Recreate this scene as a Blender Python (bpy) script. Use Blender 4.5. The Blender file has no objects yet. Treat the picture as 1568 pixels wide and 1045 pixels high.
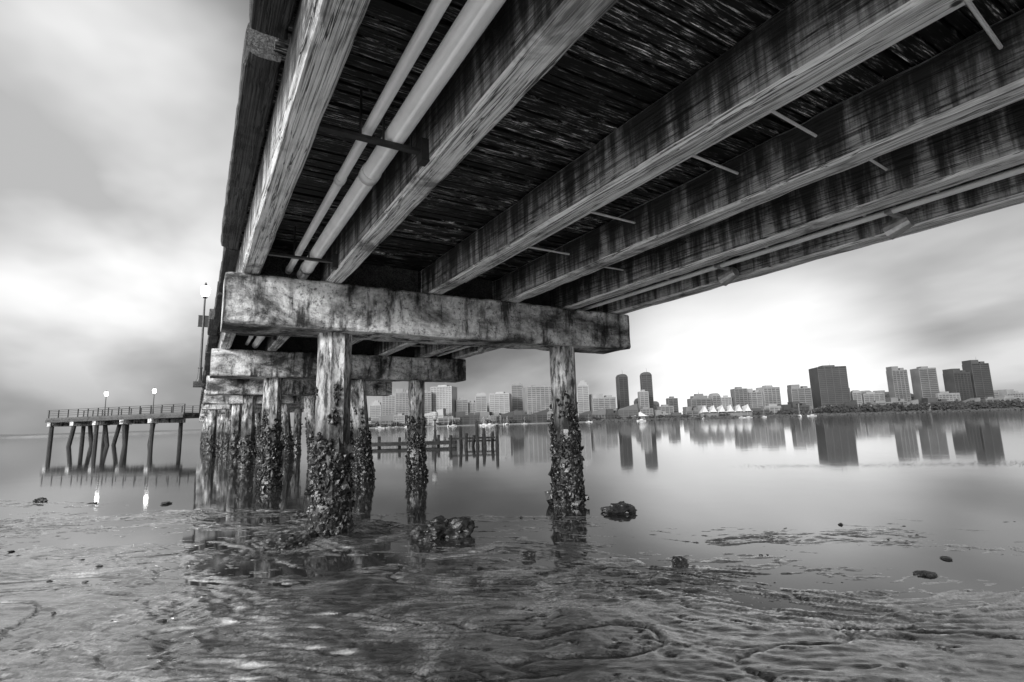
import bpy, math, random
import numpy as np
from mathutils import Matrix, Vector
random.seed(7); rng=np.random.default_rng(7)
CZ=1.42; YAW=math.radians(31); PIT=math.radians(9.0); ROL=math.radians(1.63)
F0=np.array([math.sin(YAW),math.cos(YAW)]); R0=np.array([math.cos(YAW),-math.sin(YAW)])
def bay(u,w): # shore frame (lateral, distance) -> world XY
    return u*R0[0]+w*F0[0], u*R0[1]+w*F0[1]
# ---------- noise
def _h(i,j,k,s):
    n=(i*374761393+j*668265263+k*2147483647+s*974711)&0xffffffff
    n=((n^(n>>13))*1274126177)&0xffffffff
    n=(n^(n>>16))&0xffff
    return n/32767.5-1
def vnoise(x,y,z,s=0):
    x,y,z=np.broadcast_arrays(np.asarray(x,float),np.asarray(y,float),np.asarray(z,float))
    xi=np.floor(x).astype(np.int64);yi=np.floor(y).astype(np.int64);zi=np.floor(z).astype(np.int64)
    fx=x-xi;fy=y-yi;fz=z-zi
    fx=fx*fx*(3-2*fx);fy=fy*fy*(3-2*fy);fz=fz*fz*(3-2*fz)
    r=0
    for a in (0,1):
        for b in (0,1):
            for c in (0,1):
                r=r+_h(xi+a,yi+b,zi+c,s)*(fx if a else 1-fx)*(fy if b else 1-fy)*(fz if c else 1-fz)
    return r
def fbm(x,y,z,o=4,s=0):
    r=0;a=1;t=0
    for k in range(o):
        r=r+a*vnoise(x*2**k+17*k,y*2**k+5*k,z*2**k,s+k);t+=a;a*=.5
    return r/t*1.4
# ---------- mesh accumulator
class MB:
    def __init__(s): s.v=[];s.f=[];s.n=0
    def add(s,v,f):
        v=np.asarray(v,float).reshape(-1,3)
        s.v.append(v); s.f.extend([tuple(i+s.n for i in q) for q in f]); s.n+=len(v)
    def box(s,x0,x1,y0,y1,z0,z1,rot=0,o=(0,0,0)):
        v=np.array([[x,y,z] for z in(z0,z1) for x,y in((x0,y0),(x1,y0),(x1,y1),(x0,y1))],float)
        if rot:
            c,t=math.cos(rot),math.sin(rot); v=np.c_[v[:,0]*c-v[:,1]*t,v[:,0]*t+v[:,1]*c,v[:,2]]
        s.add(v+np.array(o),[(3,2,1,0),(4,5,6,7),(0,1,5,4),(1,2,6,5),(2,3,7,6),(3,0,4,7)])
    def tube(s,p,q,r0,r1=None,n=8,m=1,amp=0,fr=6,rad=None):
        p=np.array(p,float);q=np.array(q,float); r1=r0 if r1 is None else r1
        d=q-p;d/=np.linalg.norm(d)
        a=np.cross(d,[0,1,0] if abs(d[1])<.9 else [1,0,0]);a/=np.linalg.norm(a);b=np.cross(d,a)
        V=[]
        for i in range(m+1):
            t=i/m
            for k in range(n):
                th=2*math.pi*(k+.5)/n
                V.append(p+(q-p)*t+(a*math.cos(th)+b*math.sin(th))*(r0+(r1-r0)*t))
        V=np.array(V)
        if amp:
            c=np.repeat(np.linspace(0,1,m+1),n)[:,None]*(q-p)+p
            dr=V-c; V=V+dr/np.linalg.norm(dr,axis=1)[:,None]*(amp*fbm(V[:,0]*fr,V[:,1]*fr,V[:,2]*fr,3))[:,None]
        f=[tuple(range(n))[::-1],tuple(range(m*n,m*n+n))]
        for i in range(m):
            for k in range(n): f.append((i*n+k,i*n+(k+1)%n,(i+1)*n+(k+1)%n,(i+1)*n+k))
        s.add(V,f)
    def prism(s,axis,a0,a1,c,w,h,ch=.02,seg=4,m=20,amp=.004,fr=3,drop=0):
        hw,hh=w/2,h/2; P=[]
        cs=[(-hw+ch,-hh),(hw-ch,-hh),(hw,-hh+ch),(hw,hh-ch),(hw-ch,hh),(-hw+ch,hh),(-hw,hh-ch),(-hw,-hh+ch)]
        for i in range(8):
            A=np.array(cs[i]);B=np.array(cs[(i+1)%8]);k=seg if i%2==0 else 1
            for j in range(k): P.append(A+(B-A)*j/k)
        P=np.array(P);n=len(P);ts=np.linspace(a0,a1,m+1)
        V=np.zeros((m+1,n,3))
        if axis=='y': V[...,1]=ts[:,None];V[...,0]=P[:,0]+c[0];V[...,2]=P[:,1]+c[1]
        else: V[...,0]=ts[:,None];V[...,1]=P[:,0]+c[0];V[...,2]=P[:,1]+c[1]
        V=V.reshape(-1,3)
        nn=np.tile(P/np.linalg.norm(P,axis=1)[:,None],(m+1,1))
        dd=amp*fbm(V[:,0]*fr,V[:,1]*fr,V[:,2]*fr,4)
        e=np.tile((np.abs(P[:,0])>hw-ch*1.3)&(np.abs(P[:,1])>hh-ch*1.3),m+1)
        dd-=e*amp*2.2*np.maximum(0,fbm(V[:,0]*fr*2,V[:,1]*fr*2,V[:,2]*2,3,9))
        if axis=='y': V[:,0]+=nn[:,0]*dd
        else: V[:,1]+=nn[:,0]*dd
        V[:,2]+=nn[:,1]*dd
        f=[tuple(range(n))[::-1],tuple(range(m*n,m*n+n))]
        for i in range(m):
            for k in range(n): f.append((i*n+k,i*n+(k+1)%n,(i+1)*n+(k+1)%n,(i+1)*n+k))
        if axis=='x': f=[q[::-1] for q in f]
        s.add(V,f)
    def obj(s,name,mat,parent=None,smooth=False,loc=(0,0,0)):
        me=bpy.data.meshes.new(name)
        V=np.concatenate(s.v)
        me.from_pydata(V.tolist(),[],s.f); me.update()
        if smooth: me.polygons.foreach_set('use_smooth',[True]*len(me.polygons))
        o=bpy.data.objects.new(name,me); bpy.context.scene.collection.objects.link(o)
        o.location=loc
        if mat: me.materials.append(mat)
        if parent: o.parent=parent
        return o
def empty(name,loc=(0,0,0)):
    o=bpy.data.objects.new(name,None);bpy.context.scene.collection.objects.link(o);o.location=loc;return o
import bmesh
def ico(sub):
    bm=bmesh.new();bmesh.ops.create_icosphere(bm,subdivisions=sub,radius=1)
    v=np.array([x.co[:] for x in bm.verts]);f=[tuple(q.index for q in p.verts) for p in bm.faces];bm.free();return v,f
ICO1=ico(1);ICO2=ico(2);ICO4=ico(4)
# ---------- materials
def mat(name):
    m=bpy.data.materials.new(name);m.use_nodes=True;nt=m.node_tree
    return m,nt,nt.nodes['Principled BSDF']
def N(nt,t,**k):
    n=nt.nodes.new(t)
    for a,b in k.items(): setattr(n,a,b)
    return n
def noise(nt,scale,st=(1,1,1),det=6,rough=.6,coord=None,dist=0,rot=0):
    tc=N(nt,'ShaderNodeTexCoord');mp=N(nt,'ShaderNodeMapping');mp.inputs['Scale'].default_value=st
    src=tc.outputs['Object']
    if rot:
        m0=N(nt,'ShaderNodeMapping');m0.inputs['Rotation'].default_value=(0,0,rot);nt.links.new(src,m0.inputs['Vector']);src=m0.outputs['Vector']
    nt.links.new(src,mp.inputs['Vector'])
    n=N(nt,'ShaderNodeTexNoise');n.inputs['Scale'].default_value=scale;n.inputs['Detail'].default_value=min(det,5);n.inputs['Roughness'].default_value=rough;n.inputs['Distortion'].default_value=dist
    nt.links.new(mp.outputs['Vector'],n.inputs['Vector']);return n.outputs['Fac']
def ramp(nt,src,pts):
    r=N(nt,'ShaderNodeValToRGB');e=r.color_ramp.elements
    while len(e)<len(pts): e.new(.5)
    for i,(p,c) in enumerate(pts): e[i].position=p;e[i].color=(c,c,c,1)
    nt.links.new(src,r.inputs['Fac']);return r.outputs['Color']
def math_(nt,op,a,b=None):
    m=N(nt,'ShaderNodeMath',operation=op)
    for i,x in enumerate((a,b)):
        if x is None: continue
        if isinstance(x,(int,float)): m.inputs[i].default_value=x
        else: nt.links.new(x,m.inputs[i])
    return m.outputs[0]
def mul(nt,a,b): return math_(nt,'MULTIPLY',a,b)
def island(nt,lo,hi):
    g=N(nt,'ShaderNodeNewGeometry');mr=N(nt,'ShaderNodeMapRange');mr.inputs['To Min'].default_value=lo;mr.inputs['To Max'].default_value=hi
    nt.links.new(g.outputs['Random Per Island'],mr.inputs['Value']);return mr.outputs[0]
def col(nt,b,val):
    c=N(nt,'ShaderNodeCombineColor')
    for i in range(3): nt.links.new(val,c.inputs[i])
    nt.links.new(c.outputs[0],b.inputs['Base Color'])
def bump(nt,b,h,st=.5,d=.01):
    n=N(nt,'ShaderNodeBump');n.inputs['Strength'].default_value=st;n.inputs['Distance'].default_value=d
    nt.links.new(h,n.inputs['Height']);nt.links.new(n.outputs['Normal'],b.inputs['Normal']);return n
def mk_concrete():
    m,nt,b=mat('stained_concrete')
    a=ramp(nt,noise(nt,1.0,(1,1,1.6),6,.7,dist=.4),[(.38,.08),(.47,.42),(.57,.95)])
    s=ramp(nt,noise(nt,3.2,(1,1,.2),6,.7),[(.4,.10),(.49,.8),(.6,1)])
    g=ramp(nt,noise(nt,18,(1,1,1),5,.8),[(.36,.2),(.46,.85),(.56,1)])
    v=mul(nt,mul(nt,a,s),g); col(nt,b,v); b.inputs['Roughness'].default_value=.85
    bump(nt,b,noise(nt,22,(1,1,1),6,.75),1,.018);return m
def mk_pile():
    m,nt,b=mat('pile_concrete')
    a=ramp(nt,noise(nt,4,(1,1,.35),6,.7),[(.38,.05),(.5,.4),(.62,.85)])
    g=ramp(nt,noise(nt,16,(1,1,.25),5,.7),[(.4,.15),(.52,1)])
    geo=N(nt,'ShaderNodeNewGeometry');sx=N(nt,'ShaderNodeSeparateXYZ');nt.links.new(geo.outputs['Position'],sx.inputs[0])
    mr=N(nt,'ShaderNodeMapRange');mr.inputs['From Min'].default_value=1.3;mr.inputs['From Max'].default_value=2.3;mr.inputs['To Min'].default_value=.12;nt.links.new(sx.outputs['Z'],mr.inputs['Value'])
    col(nt,b,mul(nt,mul(nt,a,g),mr.outputs[0]));b.inputs['Roughness'].default_value=.8
    bump(nt,b,noise(nt,30,(1,1,.6),6,.75),.9,.015);return m
def mk_timber(name,lo,mid,hi,side_stain_shade=True):
    m,nt,b=mat(name)
    g=ramp(nt,noise(nt,2.0,(30,.35,30),5,.75,dist=.2),[(.4,lo),(.47,mid),(.55,hi)])
    p=ramp(nt,noise(nt,1.3,(1,.6,1),5,.75,dist=.4),[(.38,.3),(.46,.8),(.55,1.0)])
    v=mul(nt,g,p)
    ck=ramp(nt,noise(nt,1.4,(12,.3,12),4,.55,dist=.2),[(.488,1),(.497,.04),(.503,.04),(.512,1)])
    v=mul(nt,v,ck)
    tc=N(nt,'ShaderNodeTexCoord');vo=N(nt,'ShaderNodeTexVoronoi');vo.inputs['Scale'].default_value=1.5
    nt.links.new(tc.outputs['Object'],vo.inputs['Vector'])
    v=mul(nt,v,ramp(nt,vo.outputs['Distance'],[(.045,.03),(.06,1)]))
    if side_stain_shade:  # drip stains plus shade painted into side faces so bottoms look brighter
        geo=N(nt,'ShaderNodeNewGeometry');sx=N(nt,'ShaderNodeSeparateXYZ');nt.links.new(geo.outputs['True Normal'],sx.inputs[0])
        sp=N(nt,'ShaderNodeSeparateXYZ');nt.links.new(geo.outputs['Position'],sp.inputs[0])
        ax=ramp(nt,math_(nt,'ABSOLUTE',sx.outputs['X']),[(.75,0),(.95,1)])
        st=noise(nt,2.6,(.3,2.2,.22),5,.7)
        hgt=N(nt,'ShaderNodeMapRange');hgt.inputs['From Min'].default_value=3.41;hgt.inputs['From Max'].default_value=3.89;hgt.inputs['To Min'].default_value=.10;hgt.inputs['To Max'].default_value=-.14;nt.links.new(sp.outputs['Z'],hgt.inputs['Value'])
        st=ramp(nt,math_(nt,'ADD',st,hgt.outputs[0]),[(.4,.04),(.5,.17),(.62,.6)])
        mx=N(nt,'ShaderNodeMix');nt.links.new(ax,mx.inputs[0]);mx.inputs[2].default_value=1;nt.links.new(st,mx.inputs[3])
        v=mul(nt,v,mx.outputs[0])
    else: v=mul(nt,v,island(nt,.5,1.3))
    col(nt,b,v);b.inputs['Roughness'].default_value=.6
    bump(nt,b,mul(nt,noise(nt,2.0,(24,.35,24),5,.7),ck),.9,.016);return m
def mk_deck():
    m,nt,b=mat('deck_underside_planks')
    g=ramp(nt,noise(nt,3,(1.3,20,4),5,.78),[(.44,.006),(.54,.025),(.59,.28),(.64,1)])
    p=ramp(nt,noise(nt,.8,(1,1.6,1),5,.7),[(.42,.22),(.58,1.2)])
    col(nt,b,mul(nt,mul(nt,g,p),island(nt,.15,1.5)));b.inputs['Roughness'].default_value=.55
    return m
def flat(name,c,rough=.6,sc=8,var=.35,metal=0,bs=.3):
    m,nt,b=mat(name)
    col(nt,b,ramp(nt,noise(nt,sc),[(.3,c*(1-var)),(.7,min(1,c*(1+var)))]))
    b.inputs['Roughness'].default_value=rough;b.inputs['Metallic'].default_value=metal
    if bs: bump(nt,b,noise(nt,sc*4),bs,.005)
    return m
def emis(name,s):
    m,nt,b=mat(name);b.inputs['Emission Color'].default_value=(1,1,1,1);b.inputs['Emission Strength'].default_value=s;return m
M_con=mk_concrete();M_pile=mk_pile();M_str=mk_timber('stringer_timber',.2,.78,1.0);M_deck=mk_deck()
M_edge=mk_timber('edge_timber',.015,.05,.12,False)
M_pipe=flat('painted_pipe',.92,.3,3,.12);M_steel=flat('galvanised_steel',.45,.45,10,.4,.5);M_dark=flat('dark_steel',.05,.5,12,.4,.3)
M_glob=emis('lamp_globe_glow',18);M_unlit=flat('frosted_globe',.4,.3);M_old=flat('weathered_pile_timber',.03,.8,6,.6)
def mk_barn():
    m,nt,b=mat('barnacles_and_mussels')
    v=ramp(nt,noise(nt,24,(1,1,1),4,.7),[(.46,.004),(.56,.02),(.64,.14),(.7,.5)])
    col(nt,b,v);b.inputs['Roughness'].default_value=.4
    return m
M_barn=mk_barn()
# ---------- pier
pier=empty('pier')
ZC0,ZC1=2.75,3.41; DZ=3.89
bents=[7.6+7.1*k for k in range(0,11)]
allb=[-7.0]+bents
caps=MB()
for i,y in enumerate(allb):
    caps.prism('x',.2,6.93,(y+.0,(ZC0+ZC1)/2),.8,ZC1-ZC0,.03,6,150 if 0<i<4 else 20,.014,2.5)
caps.obj('pile_caps',M_con,pier)
SX=((.37,.60),(1.42,1.65),(2.92,3.16),(4.27,4.53),(5.48,5.74),(6.58,6.86))
st=MB()
for x0,x1 in SX:
    yy=[-9]+[y for y in bents]
    for a,b in zip(yy[:-1],yy[1:]):
        st.prism('y',a+.003,b-.003,((x0+x1)/2+random.uniform(-.008,.008),(ZC1+DZ)/2+.002),x1-x0,DZ-ZC1,.03,4,120 if a<10 else 16,.007,2)
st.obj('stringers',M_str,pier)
bl=MB()
for y in allb:
    for (a0,a),(b,b1_) in zip(SX[:-1],SX[1:]):
        bl.box(a+.01,b-.01,y+.1,y+.2,ZC1+.03,DZ-.01)
bl.obj('blocking',M_edge,pier)
dk=MB();y=-9
while y<82:
    w=random.choice((.095,.095,.14)) if y<16 else .3
    dz=random.uniform(-.016,.014) if w<.2 else 0
    x0=.30+random.uniform(-.02,.02);x1=7.0+random.uniform(-.02,.02)
    xs=[x0,random.uniform(2.94,3.12),random.uniform(5.5,5.7),x1] if random.random()<.5 else [x0,random.uniform(1.45,1.6),random.uniform(4.3,4.5),x1]
    for a,b in zip(xs[:-1],xs[1:]):
        d2=dz+random.uniform(-.008,.006)
        dk.box(a,b-.004,y,y+w-random.uniform(.012,.026),DZ+.022+d2,DZ+.12)
    y+=w
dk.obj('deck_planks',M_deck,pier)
top=MB();top.box(.3,7.0,-9,82,DZ+.124,DZ+.17);top.obj('deck_surface',flat('deck_topping',.06,.8),pier)
ed=MB();y=-8.9
while y<81:
    L=random.uniform(1.3,2.6)
    if y<3.2<y+L+.3: L=3.2-y
    ox=random.uniform(-.06,.04)
    ed.prism('y',y,min(y+L,81),(.255+ox,DZ+.08+random.uniform(-.03,.02)),.22,.24,.012,3,30,.01,4)
    ed.prism('y',y,min(y+L,81),(7.1+ox*.5,DZ-.01),.14,.36,.012,3,30,.008,4)
    y+=L+(.28 if abs(y+L-3.2)<.01 else random.uniform(.01,.1))
ed.obj('edge_timbers',M_edge,pier)
rl=MB()
for X in(.42,6.9):
    y=-8
    while y<81:
        rl.box(X-.04,X+.04,y-.04,y+.04,DZ+.17,DZ+1.25);y+=1.8
    for z in(.45,.7,.95):rl.tube((X,-8,DZ+z),(X,81,DZ+z),.018,n=6)
    rl.box(X-.06,X+.06,-8,81,DZ+1.26,DZ+1.31)
rl.obj('railing',M_steel,pier)
# piles
pl=MB();bn=MB()
def barn(p,q,r,n,size=.035):
    p=np.array(p,float);q=np.array(q,float)
    bv,bf=ICO1;sd=random.randint(0,500)
    for i in range(n):
        t=random.random()**1.15;th=random.uniform(0,2*math.pi)
        pt=float(fbm(math.cos(th)*1.6+sd,math.sin(th)*1.6,t*5,2,3))
        if pt<(t-.62)*2.0-.3: continue
        c=p+(q-p)*t
        s=random.uniform(.35,1.3)*size*(1-.4*t)
        if random.random()<.07: s*=1.8
        d=np.array([math.cos(th),math.sin(th),0])
        sc=s*np.array([random.uniform(.6,1.3),random.uniform(.6,1.3),random.uniform(.7,1.6)])
        v=bv*sc*(1+.35*rng.standard_normal((len(bv),1)))+c+d*(r+s*random.uniform(-.1,.9)*(1.2-t))
        bn.add(v,bf)
def pile(x,y,xt=None,yt=None,near=False,r=.235):
    xt=x if xt is None else xt;yt=y if yt is None else yt
    pl.tube((x,y,-1.2),(xt,yt,ZC0+.01),r,n=8,m=60 if near else 16,amp=.008,fr=5)
    f=lambda z:(x+(xt-x)*(z+1.2)/(ZC0+1.2),y+(yt-y)*(z+1.2)/(ZC0+1.2),z)
    bn.tube(f(-.3),f(1.3),r+.045,r-.01,n=20,m=26,amp=.045,fr=7)
    barn(f(-.1),f(2.0),r,1700 if near else (450 if y<25 else 110),.038 if y<25 else .06)
for i,y in enumerate(allb):
    n=0<i<3
    pile(1.62,y,near=n);pile(5.5 if i>1 else 5.62,y,near=n)
    if i>=2: pile(4.25,y+.5,3.75,y,near=(i==2))
    if i>=5 : pile(.7,y+.2,.8,y);pile(2.9,y,2.7,y)
pl.obj('piles',M_pile,pier);bn.obj('barnacles',M_barn,pier)
# pipes with hangers
pp=MB()
pp.tube((1.17,-9,3.60),(1.17,80,3.60),.078,n=20,m=1);pp.tube((.98,-9,3.63),(.98,80,3.63),.042,n=14)
y=-8
while y<80:
    pp.tube((1.17,y,3.60),(1.17,y+.12,3.60),.086,n=20);pp.tube((.98,y+.3,3.63),(.98,y+.38,3.63),.05,n=14);y+=3.05
pp.obj('utility_pipes',M_pipe,pier,True)
for p in bpy.data.objects['utility_pipes'].data.polygons:
    p.use_smooth=len(p.vertices)==4
hg=MB()
for y in[-5,-2.2,.6,3.55,6.6,9.5,12.6,16,19,23,27,31,36,41,46,51,56,61,66,71]:
    hg.box(.61,1.41,y-.03,y+.03,3.49,3.515)
    for x in(.9,1.07,1.28): hg.tube((x,y,3.5),(x,y,DZ),.01,n=6)
    hg.box(1.35,1.415,y-.05,y+.05,3.42,3.6)
hg.obj('pipe_hangers',M_dark,pier)
cn=MB()
cn.tube((6.1,-9,3.50),(6.1,60,3.50),.032,n=10)
cn.tube((3.75,-9,3.8),(3.75,60,3.8),.014,n=8)
for y in[-4,-1.2,.9,1.9,2.9,4.1,5.6,9.8,12,14,17,19]:
    for (a0,a),(b,b1_) in list(zip(SX[:-1],SX[1:]))[2:]:
        if random.random()<.85:
            yy=y+random.uniform(-.2,.2);cn.tube((a,yy,3.66),(b,yy+.1,3.7),.013,n=6)
cn.obj('conduits_and_rods',M_pipe,pier)
fx=MB()
for y in(2.4,4.5,12):
    fx.box(6.0,6.4,y-.02,y+.02,3.46,3.5)
    fx.tube((6.32,y-.08,3.42),(6.32,y+.14,3.36),.07,.1,n=12);fx.tube((6.2,y,3.5),(6.2,y,DZ),.015,n=6)
fx.obj('under_deck_lights',M_steel,pier)
# ---------- lamps
def street_lamp(loc,h=5,banner=True,lit=True):
    e=empty('street_lamp',loc)
    b=MB()
    b.tube((0,0,0),(0,0,.12),.19,.17,n=12);b.tube((0,0,.12),(0,0,.7),.13,.085,n=12);b.tube((0,0,.7),(0,0,.78),.12,.1,n=12)
    b.tube((0,0,.78),(0,0,h-.75),.065,.045,n=12);b.tube((0,0,h-.78),(0,0,h-.7),.1,.13,n=12);b.tube((0,0,h-.08),(0,0,h+.1),.09,.015,n=10)
    b.tube((0,0,h-.14),(0,0,h-.08),.17,.1,n=14)
    if banner:
        b.tube((-.25,0,h-1.75),(.25,0,h-1.75),.02);b.tube((-.25,0,h-2.35),(.25,0,h-2.35),.02)
        b.box(-.24,-.05,-.012,.012,h-2.33,h-1.77);b.box(.05,.24,-.012,.012,h-2.33,h-1.77)
    b.obj('post',M_dark,e)
    g=MB();prof=[(.11,-.70),(.17,-.6),(.22,-.45),(.23,-.3),(.2,-.18),(.16,-.13)]
    for (r0,z0),(r1,z1) in zip(prof[:-1],prof[1:]): g.tube((0,0,h+z0),(0,0,h+z1),r0,r1,n=16)
    g.obj('globe',M_glob if lit else M_unlit,e,True)
    return e
street_lamp((-.02,32,DZ+.17),5.3)
pb=MB();pb.box(-.3,.3,31.7,32.3,DZ-.1,DZ+.168);pb.obj('lamp_platform',M_edge,pier)
# ---------- fishing pier branch (left)
br=empty('fishing_pier');A=np.array([.2,81.]);B=np.array([-16.6,99.5]);d=B-A;L=np.linalg.norm(d);d/=L;nn=np.array([-d[1],d[0]]);ang=math.atan2(d[1],d[0])
o=(A[0],A[1],0)
b1=MB();b1.box(0,L,-2.4,2.4,DZ-.1,DZ+.15,ang,o)
for k in range(4): b1.box(0,L,-2.3+k*1.5,-2.0+k*1.5,ZC1,DZ-.104,ang,o)
b1.obj('deck',M_edge,br)
b2=MB();b3=MB()
for i,s in enumerate((L-.8,L-5.2,L-9.5,L-14.5,L-19.5)):
    b2.box(s-.35,s+.35,-2.5,2.5,ZC0+.1,ZC1-.004,ang,o)
    for k,(t,lean) in enumerate([((-2.1,0),(2.1,0)),((-2.1,0),(2.1,.9),(0,-.8)),((-2.1,0),(2.1,0),(-1,1.1),(1,-1.)),((-2.1,.6),(2.1,-.6)),((-2.1,0),(2.1,0))][i]):
        p0=A+d*(s+lean)+nn*t;p1=A+d*s+nn*t
        b3.tube((p0[0],p0[1],-1),(p1[0],p1[1],ZC0+.12),.27,n=8,m=8,amp=.02)
b2.obj('pile_caps',M_con,br);b3.obj('piles',M_old,br)
b4=MB()
for t in(-2.3,2.3):
    s=0
    while s<L: b4.box(s-.05,s+.05,t-.05,t+.05,DZ+.15,DZ+1.25,ang,o);s+=1.9
    for z in(.45,.72,1.0,1.22): b4.box(0,L,t-.03,t+.03,DZ+z,DZ+z+.05,ang,o)
b4.obj('railing',M_old,br)
for s in(8.2,17.2):
    p=A+d*s; street_lamp((p[0],p[1],DZ+.15),3.6,False)
# ---------- ground sheet (mud flat + bay bed)
def lines(a,b,st,far):
    mid=np.arange(a,b,st);x=st*1.5
    lo=[];p=a
    while p>-far: p-=x;x*=1.35;lo.append(p)
    hi=[];p=mid[-1];x=st*1.5
    while p<far: p+=x;x*=1.35;hi.append(p)
    return np.array(lo[::-1]+list(mid)+hi)
us=lines(-12,9,.024,9000);ws=lines(2.3,12.5,.016,9000)
U,W=np.meshgrid(us,ws)
def mudh(U,W):
    sh=8.5-.26*U+.006*U*U*(np.abs(U)<60)
    d=sh-W
    # a nearly level wet apron behind the waterline, then the flat rises gently
    base=np.where(d>0,np.minimum(.001*d+.011*np.maximum(0,d-2.6),.5),np.maximum(d*.05,-1.6))-.007
    X=U;Y=W
    wx=fbm(X*.35,Y*.35,0,3,1);wy=fbm(X*.5,Y*.5,9,3,2)
    und=.017*fbm(X*.45+wx*.8,Y*.95,0,4,3)
    ch=1-np.abs(fbm(X*.6+wx*1.5,Y*1.3+.4*wx,0,4,20)); ch=np.clip((ch-.93)/.07,0,1)**1.3
    ck=1-np.abs(fbm(X*1.1+wy*1.4,Y*3.2+wx*2,5,5,23)); ck=np.clip((ck-.97)/.03,0,1)
    a=Y+.25*X
    s1=fbm(X*1.8+wx*2.5,a*7+wy*6,0,5,31)
    r2=1-np.abs(fbm(X*3+wy*3,a*14+wx*8,4,5,41))
    r3=1-np.abs(fbm(X*1.1+wy*2,Y*3.6+wx*4,8,4,51))
    m1=np.clip(.75+1.1*fbm(X*.4,Y*.6,3,3,7)-.03*X,.25,1.3)
    fine=.0035*fbm(X*9,Y*18,0,4,11)
    near=np.exp(-np.maximum(0,W-12)/6.)*np.exp(-np.maximum(0,-2-W)/6.)*np.exp(-np.maximum(0,np.abs(U)-20)/8.)
    h=base+near*(und-.025*ch-.014*ck+m1*(.009*s1+.012*(r2**2-.5)+.011*(r3**3-.4))+fine)
    h+=.06*np.exp(-((U+2.5)**2+(W-7.3)**2)/.6)
    return h
H=mudh(U,W)
XX=U*R0[0]+W*F0[0];YY=U*R0[1]+W*F0[1]
V=np.stack([XX,YY,H],-1).reshape(-1,3);nu,nw=len(us),len(ws)
idx=np.arange(nu*nw).reshape(nw,nu)
Fq=np.stack([idx[:-1,:-1],idx[:-1,1:],idx[1:,1:],idx[1:,:-1]],-1).reshape(-1,4)
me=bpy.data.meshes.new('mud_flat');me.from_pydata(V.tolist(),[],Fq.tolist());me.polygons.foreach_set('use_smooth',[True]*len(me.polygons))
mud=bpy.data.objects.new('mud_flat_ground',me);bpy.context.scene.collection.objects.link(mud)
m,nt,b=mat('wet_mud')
cc=ramp(nt,noise(nt,1.3,(1,1,1),6,.72,dist=1),[(.4,.015),(.5,.07),(.6,.22)])
gr=ramp(nt,noise(nt,55,(1,1,1),3,.7),[(.38,.35),(.6,1.2)])
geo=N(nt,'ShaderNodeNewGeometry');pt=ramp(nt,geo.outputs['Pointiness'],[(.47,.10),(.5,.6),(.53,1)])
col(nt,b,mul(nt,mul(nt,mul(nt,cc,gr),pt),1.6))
b.inputs['Roughness'].default_value=.45
b.inputs['Coat Weight'].default_value=1;b.inputs['Coat IOR'].default_value=2.5
rr=ramp(nt,noise(nt,1.1,(1,1,1),5,.7,dist=.8),[(.42,.02),(.52,.05),(.62,.13)]);nt.links.new(rr,b.inputs['Coat Roughness'])
sr=noise(nt,7,(1,4.5,1),5,.7,dist=.5,rot=YAW)
bump(nt,b,math_(nt,'ADD',sr,mul(nt,noise(nt,45,(1,1,1),3,.7),.3)),.9,.02)
bn2=N(nt,'ShaderNodeBump');bn2.inputs['Strength'].default_value=.4;bn2.inputs['Distance'].default_value=.01
nt.links.new(noise(nt,10,(1,2.5,1),5,.7,dist=.6,rot=YAW),bn2.inputs['Height']);nt.links.new(bn2.outputs['Normal'],b.inputs['Coat Normal'])
me.materials.append(m)
# ---------- water
wt=MB();wt.box(-9000,9000,-9000,9000,-.001,0)
wt.f=[(4,5,6,7)]
m,nt,b=mat('bay_water');b.inputs['Base Color'].default_value=(.03,.03,.03,1);b.inputs['Roughness'].default_value=.05;b.inputs['IOR'].default_value=1.95
bump(nt,b,noise(nt,.6,(1,1,1),3,.5),.1,.02)
wt.obj('water',m)
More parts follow.
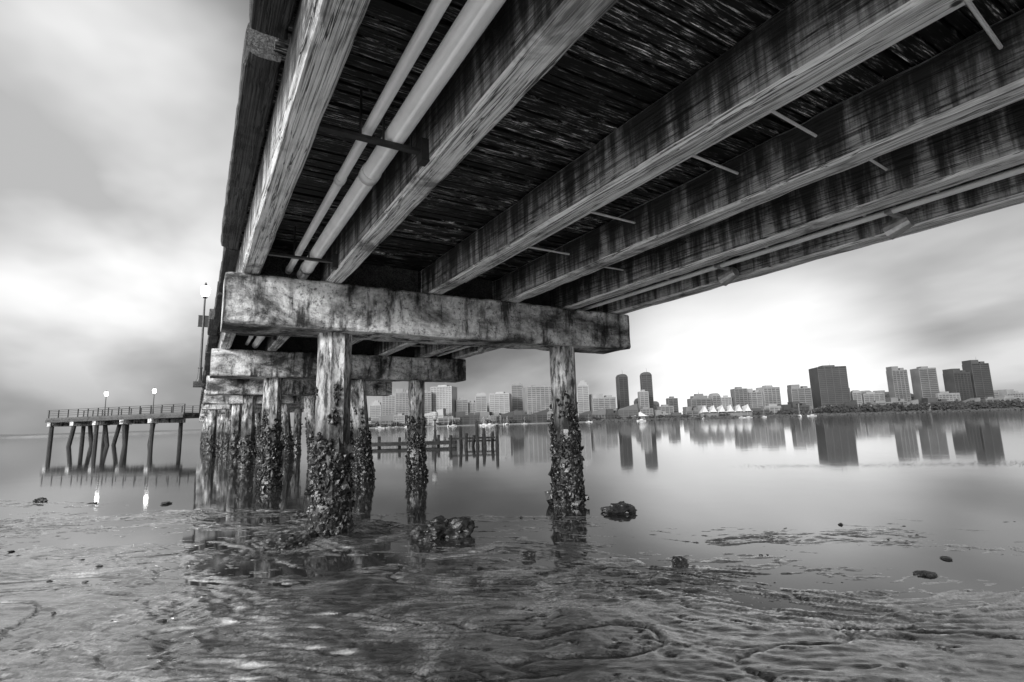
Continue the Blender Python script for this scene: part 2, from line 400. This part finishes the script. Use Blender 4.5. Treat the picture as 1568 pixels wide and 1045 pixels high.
# ---------- skyline
def facade(name,c,g=.1):
    m,nt,b=mat(name)
    col(nt,b,ramp(nt,noise(nt,.04,(1,1,1),4),[(.3,c*.75),(.7,min(1,c*1.2))]));b.inputs['Roughness'].default_value=.5;return m
FM={k:(facade('facade_'+k,c),facade('glass_'+k,g)) for k,c,g in(('light',.21,.09),('mid',.13,.045),('dark',.05,.02))}
def building(kind,u,w,wd,ht,tone,style=0,dep=None,yaw=None):
    x,y=bay(u,w);e=empty(kind,(x,y,0));yaw=(-YAW+random.uniform(-.25,.25)) if yaw is None else yaw
    e.rotation_euler=(0,0,yaw);dep=dep or wd*random.uniform(.6,1)
    a,g=FM[tone];body=MB();tr=MB();hw,hd=wd/2,dep/2
    body.box(-hw+.5,hw-.5,-hd+.5,hd-.5,0,ht-1)
    fl=3.6 if ht>35 else 4.2;z=fl
    while z<ht-2:
        tr.box(-hw,hw,-hd,hd,z-.0,z+1.3);z+=fl
    tr.box(-hw,hw,-hd,hd,ht-2,ht)
    nv=max(2,int(wd/random.choice((6,8,11))))
    for i in range(nv+1):
        xx=-hw+wd*i/nv;tr.box(xx-.6,xx+.6,-hd-.3,hd+.3,0,ht-.5)
    if style==0: tr.box(-hw*.45,hw*.4,-hd*.5,hd*.5,ht,ht+3.5)
    if style==1:
        tr.box(-hw*.75,hw*.75,-hd*.7,hd*.7,ht,ht+5);tr.box(-hw*.4,hw*.4,-hd*.4,hd*.4,ht+5,ht+9);tr.tube((0,0,ht+9),(0,0,ht+20),.5,.1)
    if style==2:
        n=10
        for i in range(n):
            t=i/n;ww=hw*math.sqrt(1-t*t)*.98;tr.box(-ww,ww,-hd*.9,hd*.9,ht+t*hw*.5,ht+(i+1)/n*hw*.5)
    if style==3:
        v=[(-hw,-hd,ht),(hw,-hd,ht),(hw,hd,ht),(-hw,hd,ht),(-hw,-hd,ht+1),(hw,-hd,ht+wd*.3),(hw,hd,ht+wd*.3),(-hw,hd,ht+1)]
        tr.add(v,[(3,2,1,0),(4,5,6,7),(0,1,5,4),(1,2,6,5),(2,3,7,6),(3,0,4,7)])
    if style==4:
        tr.box(-hw,-hw*.1,-hd,hd,ht,ht+7);tr.box(hw*.3,hw*.8,-hd*.6,hd*.6,ht,ht+4)
    if ht>60 and random.random()<.5: tr.tube((hw*.2,0,ht),(hw*.2,0,ht+14),.4,.15,n=5)
    body.obj('glazing',g,e);tr.obj('floors_and_piers',a,e)
T=[(-253,25,66,'light',0),(-219,31,69,'light',4),(-173,22,68,'light',0),(-139,43,78,'light',0),(-104,22,52,'light',0),(-83,20,46,'mid',0),(-62,20,57,'light',2),(-25,37,59,'light',0),(8,21,78,'mid',2),(47,50,70,'light',0),(89,27,50,'light',4),(135,21,72,'light',1),(172,44,47,'light',4),
(216,18,88,'dark',2),(251,16,56,'light',0),(269,20,92,'dark',2),(300,25,27,'light',0),(362,38,40,'mid',1),(393,17,45,'light',2),(414,18,41,'light',0),(436,23,56,'mid',0),(466,30,49,'light',4),(499,34,58,'light',0),(547,34,53,'mid',4),(609,50,92,'dark',0),(655,33,54,'mid',0),(687,15,45,'light',2),(719,38,41,'light',0),(752,27,84,'mid',4),(804,31,86,'mid',0),(832,40,36,'light',0),(868,34,76,'dark',4),(908,32,92,'dark',4),(958,50,25,'light',0)]
for u,wd,ht,tn,stl in T:
    w=1025 if u in(752,804,868,908) else (1012 if u==609 else 1030+random.uniform(-25,40))
    building('high_rise_building' if ht>50 else 'office_building',u,w,wd,ht,tn,stl)
for i in range(46):
    u=-330+i*29+random.uniform(-8,8)
    building('low_waterfront_building',u,990+random.uniform(-5,8),random.uniform(20,44),random.uniform(9,24),random.choice(['light','mid','mid','dark']),random.choice([0,3,4]),18)
for i in range(34):
    u=-300+i*40+random.uniform(-14,14)
    building('office_building',u,1090+random.uniform(0,30),random.uniform(18,40),random.uniform(22,52),random.choice(['light','light','mid']),random.choice([0,1,2,4]))
ld=MB();c=-YAW
ld.box(-420,1600,965,4000,-1,2.2,c);ld.obj('city_land',flat('land_ground',.12,.9,.05))
l2=MB()
n=160;vs=[]
for i in range(n+1):
    u=-3600+i*3200/n;hh=9+14*max(0,fbm(i*.05,0,0,3,4))+5
    for (w,z) in((1700,-1),(1705,hh*.5),(1900,hh)): 
        X,Y=bay(u,w);vs.append((X,Y,z))
l2.add(vs,[(i*3+j,i*3+3+j,i*3+4+j,i*3+1+j) for i in range(n) for j in(0,1)]);l2.obj('distant_hills',flat('hazy_hills',.12,.9,.01))
sw=MB();bv,bf=ICO1
for i in range(1500):
    u=random.uniform(140,1100);t=random.random();X,Y=bay(u,955+t*8);s=random.uniform(1,2.4)
    sw.add(bv*s*np.array([1.3,1.3,.9])*(1+.2*rng.standard_normal((len(bv),1)))+np.array([X,Y,t*3.6]),bf)
sw.obj('riprap_seawall',flat('riprap_rock',.05,.9,.3))
tr=MB()
def crown(u,w,h,r):
    X,Y=bay(u,w)
    tr.tube((X,Y,2),(X,Y,h*.5),.5,.25,n=5)
    for i in range(26):
        a=rng.normal(size=3);a/=np.linalg.norm(a);q=random.random()**.5
        c=np.array([X,Y,h*.62])+a*q*np.array([r,r,h*.36]);s=random.uniform(.5,1.5)*r*.22
        tr.add(bv*s*(1+.4*rng.standard_normal((len(bv),1)))+c,bf)
for i in range(320):
    u=470+random.random()**.8*680;crown(u,966+random.uniform(0,16),random.uniform(10,22)*(1 if u>560 else .7),random.uniform(4,9))
for i in range(100): crown(random.uniform(-330,460),967+random.uniform(0,7),random.uniform(6,12),random.uniform(3,6))
tr.obj('waterfront_trees',flat('tree_foliage',.03,.9,.4))
def palm(u,w,h):
    X,Y=bay(u,w);e=empty('palm_tree',(X,Y,2));t=MB();t.tube((0,0,0),(.5,.2,h),.35,.22,n=6,m=4);t.obj('trunk',M_old,e)
    g=MB()
    for k in range(22):
        a=random.uniform(0,6.28);el=random.uniform(-.6,1.1);L=random.uniform(2.6,3.6);P=[]
        for s in range(5):
            q=s/4;r=L*q*math.cos(el);z=h+L*q*math.sin(el)-1.8*q*q;wd=.45*math.sin(math.pi*(q*.85+.12))
            P+= [(.5+math.cos(a)*r-math.sin(a)*wd,.2+math.sin(a)*r+math.cos(a)*wd,z),(.5+math.cos(a)*r+math.sin(a)*wd,.2+math.sin(a)*r-math.cos(a)*wd,z)]
        g.add(P,[(2*s,2*s+1,2*s+3,2*s+2) for s in range(4)])
    g.obj('fronds',bpy.data.materials['tree_foliage'],e)
for u in(930,945,958,972,700,716,640,520,330): palm(u,966+random.uniform(0,8),random.uniform(15,22))
M_white=flat('white_fabric',.5,.6,.2,.15)
def tent(name,u0,u1,w,h,n):
    e=empty(name,(0,0,0));t=MB();wdt=(u1-u0)/n
    for i in range(n):
        a=u0+i*wdt
        v=[]
        for q in range(9):
            s=q/8;k=1-abs(2*s-1);zz=h*(.45+.55*k**1.7)
            for dd in(0,25): v.append((*bay(a+s*wdt,w+dd),zz if dd==0 else zz*.85))
        t.add(v,[(2*q,2*q+2,2*q+3,2*q+1) for q in range(8)])
        v=[]
        for q in range(9):
            s=q/8;k=1-abs(2*s-1);zz=h*(.45+.55*k**1.7);v+=[(*bay(a+s*wdt,w),zz),(*bay(a+s*wdt,w),h*.5)]
        t.add(v,[(2*q+1,2*q+3,2*q+2,2*q) for q in range(8)])
    t.obj('sails',M_white,e)
    b=MB()
    b.box(u0,u1,w+2,w+24,0,h*.42,-YAW);b.obj('hall',FM['mid'][0],e)
tent('convention_hall',345,440,974,25,6);tent('white_pavilion',214,252,975,17,1)
for i in range(26):
    u=random.uniform(-190,150) if i<20 else random.uniform(150,420);w=random.uniform(560,900);X,Y=bay(u,w);e=empty('sailboat',(X,Y,0));e.rotation_euler=(0,0,random.uniform(0,6.28))
    hb=MB();L=random.uniform(8,13);vs=[]
    for s in range(9):
        q=s/8;b_=L*.15*math.sin(math.pi*min(1,q*.8+.15));x=-L/2+L*q
        vs+=[(x,-b_,1.3+.4*q*q),(x,0,-.3),(x,b_,1.3+.4*q*q)]
    f=[]
    for s in range(8):
        k=3*s;f+=[(k,k+3,k+4,k+1),(k+1,k+4,k+5,k+2),(k+2,k+5,k+3,k)]
    f+=[(0,1,2),(26,25,24)];hb.add(vs,f);hb.box(-L*.2,L*.15,-.8,.8,1.4,2.3);hb.obj('hull',M_white,e)
    mm=MB();mm.tube((0,0,1),(0,0,L*1.25),.13,.08,n=6);mm.tube((0,0,2.6),(-L*.38,0,2.6),.16,n=6);mm.tube((L*.48,0,1.6),(0,0,L*1.2),.03,n=4);mm.tube((-L*.48,0,1.6),(0,0,L*1.2),.03,n=4);mm.obj('rigging',M_steel,e)
od=empty('old_dock');a=MB()
for u,w,h,ln in((-4.3,35,.8,.1),(-3.6,36,1.35,-.1),(-3.2,34.6,.9,.05),(-2.9,35.5,.75,.2),(-2.4,35,1.5,-.1),(-2.2,36,1.0,.12),(-1.9,34.7,1.2,-.15),(-1.55,35.5,.95,.1),(-1.2,35,1.4,.06),(-5.4,37.6,.8,0),(-6.8,37.6,.75,0),(-8.2,37.6,.7,.05),(-9.6,37.6,.8,0)):
    X,Y=bay(u,w);a.tube((X,Y,-1),(X+ln,Y,h),.13,.1,n=8,m=5,amp=.03)
a.box(-4.4,-1.3,35.1,35.25,.5,.62,-YAW);a.box(-3.2,-1.1,35.6,35.75,.3,.42,-YAW);a.obj('piles',M_old,od)
a=MB();a.box(-11,-4.2,37.2,38.6,.12,.36,-YAW);a.obj('walkway',M_old,od)
X,Y=bay(-5.7,38);street_lamp((X,Y,.36),2.2,False,False)
# ---------- rocks
M_rock=flat('weedy_rock',.025,.4,9,.9,bs=1)
def rock(u,w,s,fl=.55,n=1):
    X,Y=bay(u,w);v,f=ICO4;R=MB();z=float(mudh(np.array([u]),np.array([w]))[0])
    for i in range(n):
        o=np.array([random.uniform(-1,1)*s*.8,random.uniform(-1,1)*s*.5,0]) if n>1 else np.zeros(3);k=s*(random.uniform(.55,.95) if n>1 else 1)
        sd=random.randint(0,99);P=v*(1+.5*fbm(v[:,0]*1.3+sd,v[:,1]*1.3,v[:,2]*1.3,5,sd)+.18*fbm(v[:,0]*6+sd,v[:,1]*6,v[:,2]*6,3,sd))[:,None]*k*np.array([1,.8,fl])
        R.add(P+o,f)
    R.obj('rock',M_rock,None,loc=(X,Y,max(0,z)+s*fl*.35))
rock(-1.02,7.1,.3,.65,3);rock(-2.75,6.75,.2,.5,2);rock(1.65,8.6,.26,.45,1);rock(-3.6,8.8,.2,.35,2);rock(.12,5.9,.08);rock(1.6,5.45,.09,.7)
rock(-13,13.0,.25,.4);rock(-10.6,12,.14,.4);rock(3.6,4.9,.09,.25,3);rock(4.2,5.4,.07,.25,2);rock(-9,11.4,.1,.3,2);rock(-7.2,11,.09,.4,2)
pbm=MB()
n=320;pu=rng.uniform(-10,8,n);pw=rng.uniform(2.8,10.5,n);cl=fbm(pu*.6,pw*.6,0,2,77);pz=mudh(pu,pw)
for i in range(n):
    if cl[i]<-.05: continue
    X,Y=bay(pu[i],pw[i]);s=random.choice((.008,.01,.014,.02,.026))
    pbm.add(bv*s*np.array([1.4,1.1,.6])*(1+.3*rng.standard_normal((len(bv),1)))+np.array([X,Y,pz[i]+s*.25]),bf)
pbm.obj('pebbles_and_shells',M_rock)
sg=MB()
for i in range(1400):
    t=random.random();u=7+t*9+random.gauss(0,.5);w=15.5-t*1.6+random.gauss(0,.35)
    X,Y=bay(u,w);a=random.uniform(0,6.28);L=random.uniform(.04,.14);z=random.uniform(.0,.05)
    sg.add([(X,Y,0.002),(X+.02,Y+.01,.002),(X+math.cos(a)*L,Y+math.sin(a)*L,z+.02)],[(0,1,2)])
sg.obj('seaweed',bpy.data.materials['tree_foliage'])
# ---------- world
wd=bpy.data.worlds.new('World');bpy.context.scene.world=wd;wd.use_nodes=True;nt=wd.node_tree;bg=nt.nodes['Background']
def az(a,e): a=math.radians(a);e=math.radians(e);return (math.sin(a)*math.cos(e),math.cos(a)*math.cos(e),math.sin(e))
SAZ,SEL=240,13
sky=N(nt,'ShaderNodeTexSky',sky_type='NISHITA');sky.sun_disc=False;sky.sun_elevation=math.radians(SEL);sky.sun_rotation=math.radians(SAZ);sky.air_density=1;sky.dust_density=5
bw=N(nt,'ShaderNodeRGBToBW');nt.links.new(sky.outputs[0],bw.inputs[0])
tc=N(nt,'ShaderNodeTexCoord');sx=N(nt,'ShaderNodeSeparateXYZ');nt.links.new(tc.outputs['Generated'],sx.inputs[0])
zz=math_(nt,'ADD',math_(nt,'MAXIMUM',sx.outputs['Z'],0),.34)
cx=N(nt,'ShaderNodeCombineXYZ');nt.links.new(math_(nt,'DIVIDE',sx.outputs['X'],zz),cx.inputs[0]);nt.links.new(math_(nt,'DIVIDE',sx.outputs['Y'],zz),cx.inputs[1])
nt.links.new(mul(nt,sx.outputs['Z'],1.2),cx.inputs[2])
mp=N(nt,'ShaderNodeMapping');mp.inputs['Rotation'].default_value=(0,0,.35);mp.inputs['Scale'].default_value=(1.5,1.0,2);mp.inputs['Location'].default_value=(5.3,2.9,0);nt.links.new(cx.outputs[0],mp.inputs[0])
cn=N(nt,'ShaderNodeTexNoise');cn.inputs['Scale'].default_value=1.4;cn.inputs['Detail'].default_value=4;cn.inputs['Roughness'].default_value=.45;cn.inputs['Distortion'].default_value=.1;nt.links.new(mp.outputs[0],cn.inputs['Vector'])
cl=ramp(nt,cn.outputs['Fac'],[(.34,.13),(.5,.22),(.66,.36)])
def lobe(d,lo,hi,amp):
    vm=N(nt,'ShaderNodeVectorMath',operation='DOT_PRODUCT');nt.links.new(tc.outputs['Generated'],vm.inputs[0]);vm.inputs[1].default_value=d
    mr=N(nt,'ShaderNodeMapRange',interpolation_type='SMOOTHSTEP');mr.inputs['From Min'].default_value=lo;mr.inputs['From Max'].default_value=hi;mr.inputs['To Max'].default_value=amp
    nt.links.new(vm.outputs['Value'],mr.inputs[0]);return mr.outputs[0]
cv=ramp(nt,cn.outputs['Fac'],[(.34,.65),(.66,1.3)])
v=math_(nt,'ADD',cl,mul(nt,lobe(az(-8,22),.935,.995,.58),cv))
v=math_(nt,'ADD',v,lobe(az(55,2),.955,1,.85))
v=math_(nt,'ADD',v,mul(nt,lobe(az(76,16),.93,1,.3),cv))
v=math_(nt,'ADD',v,lobe(az(SAZ,35),.2,1,2.5))
hz=N(nt,'ShaderNodeMapRange',interpolation_type='SMOOTHSTEP');hz.inputs['From Min'].default_value=.16;hz.inputs['From Max'].default_value=0;hz.inputs['To Max'].default_value=.15;nt.links.new(sx.outputs['Z'],hz.inputs[0])
v=math_(nt,'ADD',v,hz.outputs[0])
v=math_(nt,'ADD',v,mul(nt,bw.outputs[0],.008))
c=N(nt,'ShaderNodeCombineColor')
for i in range(3): nt.links.new(v,c.inputs[i])
nt.links.new(c.outputs[0],bg.inputs[0]);bg.inputs[1].default_value=1
# sun
sl=bpy.data.lights.new('sun','SUN');sl.energy=3.2;sl.angle=math.radians(12);sl.color=(1,1,1)
so=bpy.data.objects.new('sun',sl);bpy.context.scene.collection.objects.link(so)
dv=Vector(az(SAZ,SEL));so.rotation_euler=dv.to_track_quat('Z','Y').to_euler()
# camera
f3=Vector((math.cos(PIT)*F0[0],math.cos(PIT)*F0[1],math.sin(PIT)));r3=Vector((R0[0],R0[1],0));u3=r3.cross(f3)
R=r3*math.cos(ROL)-u3*math.sin(ROL);Uv=u3*math.cos(ROL)+r3*math.sin(ROL)
cd=bpy.data.cameras.new('camera');cd.lens=18.37;cd.sensor_width=36;cd.clip_end=20000;cd.clip_start=.05
co=bpy.data.objects.new('camera',cd);bpy.context.scene.collection.objects.link(co)
Mx=Matrix((( R.x,Uv.x,-f3.x,0),(R.y,Uv.y,-f3.y,0),(R.z,Uv.z,-f3.z,CZ),(0,0,0,1)));co.matrix_world=Mx
sc=bpy.context.scene;sc.camera=co;sc.view_settings.view_transform='Standard';sc.view_settings.look='None';sc.view_settings.exposure=0
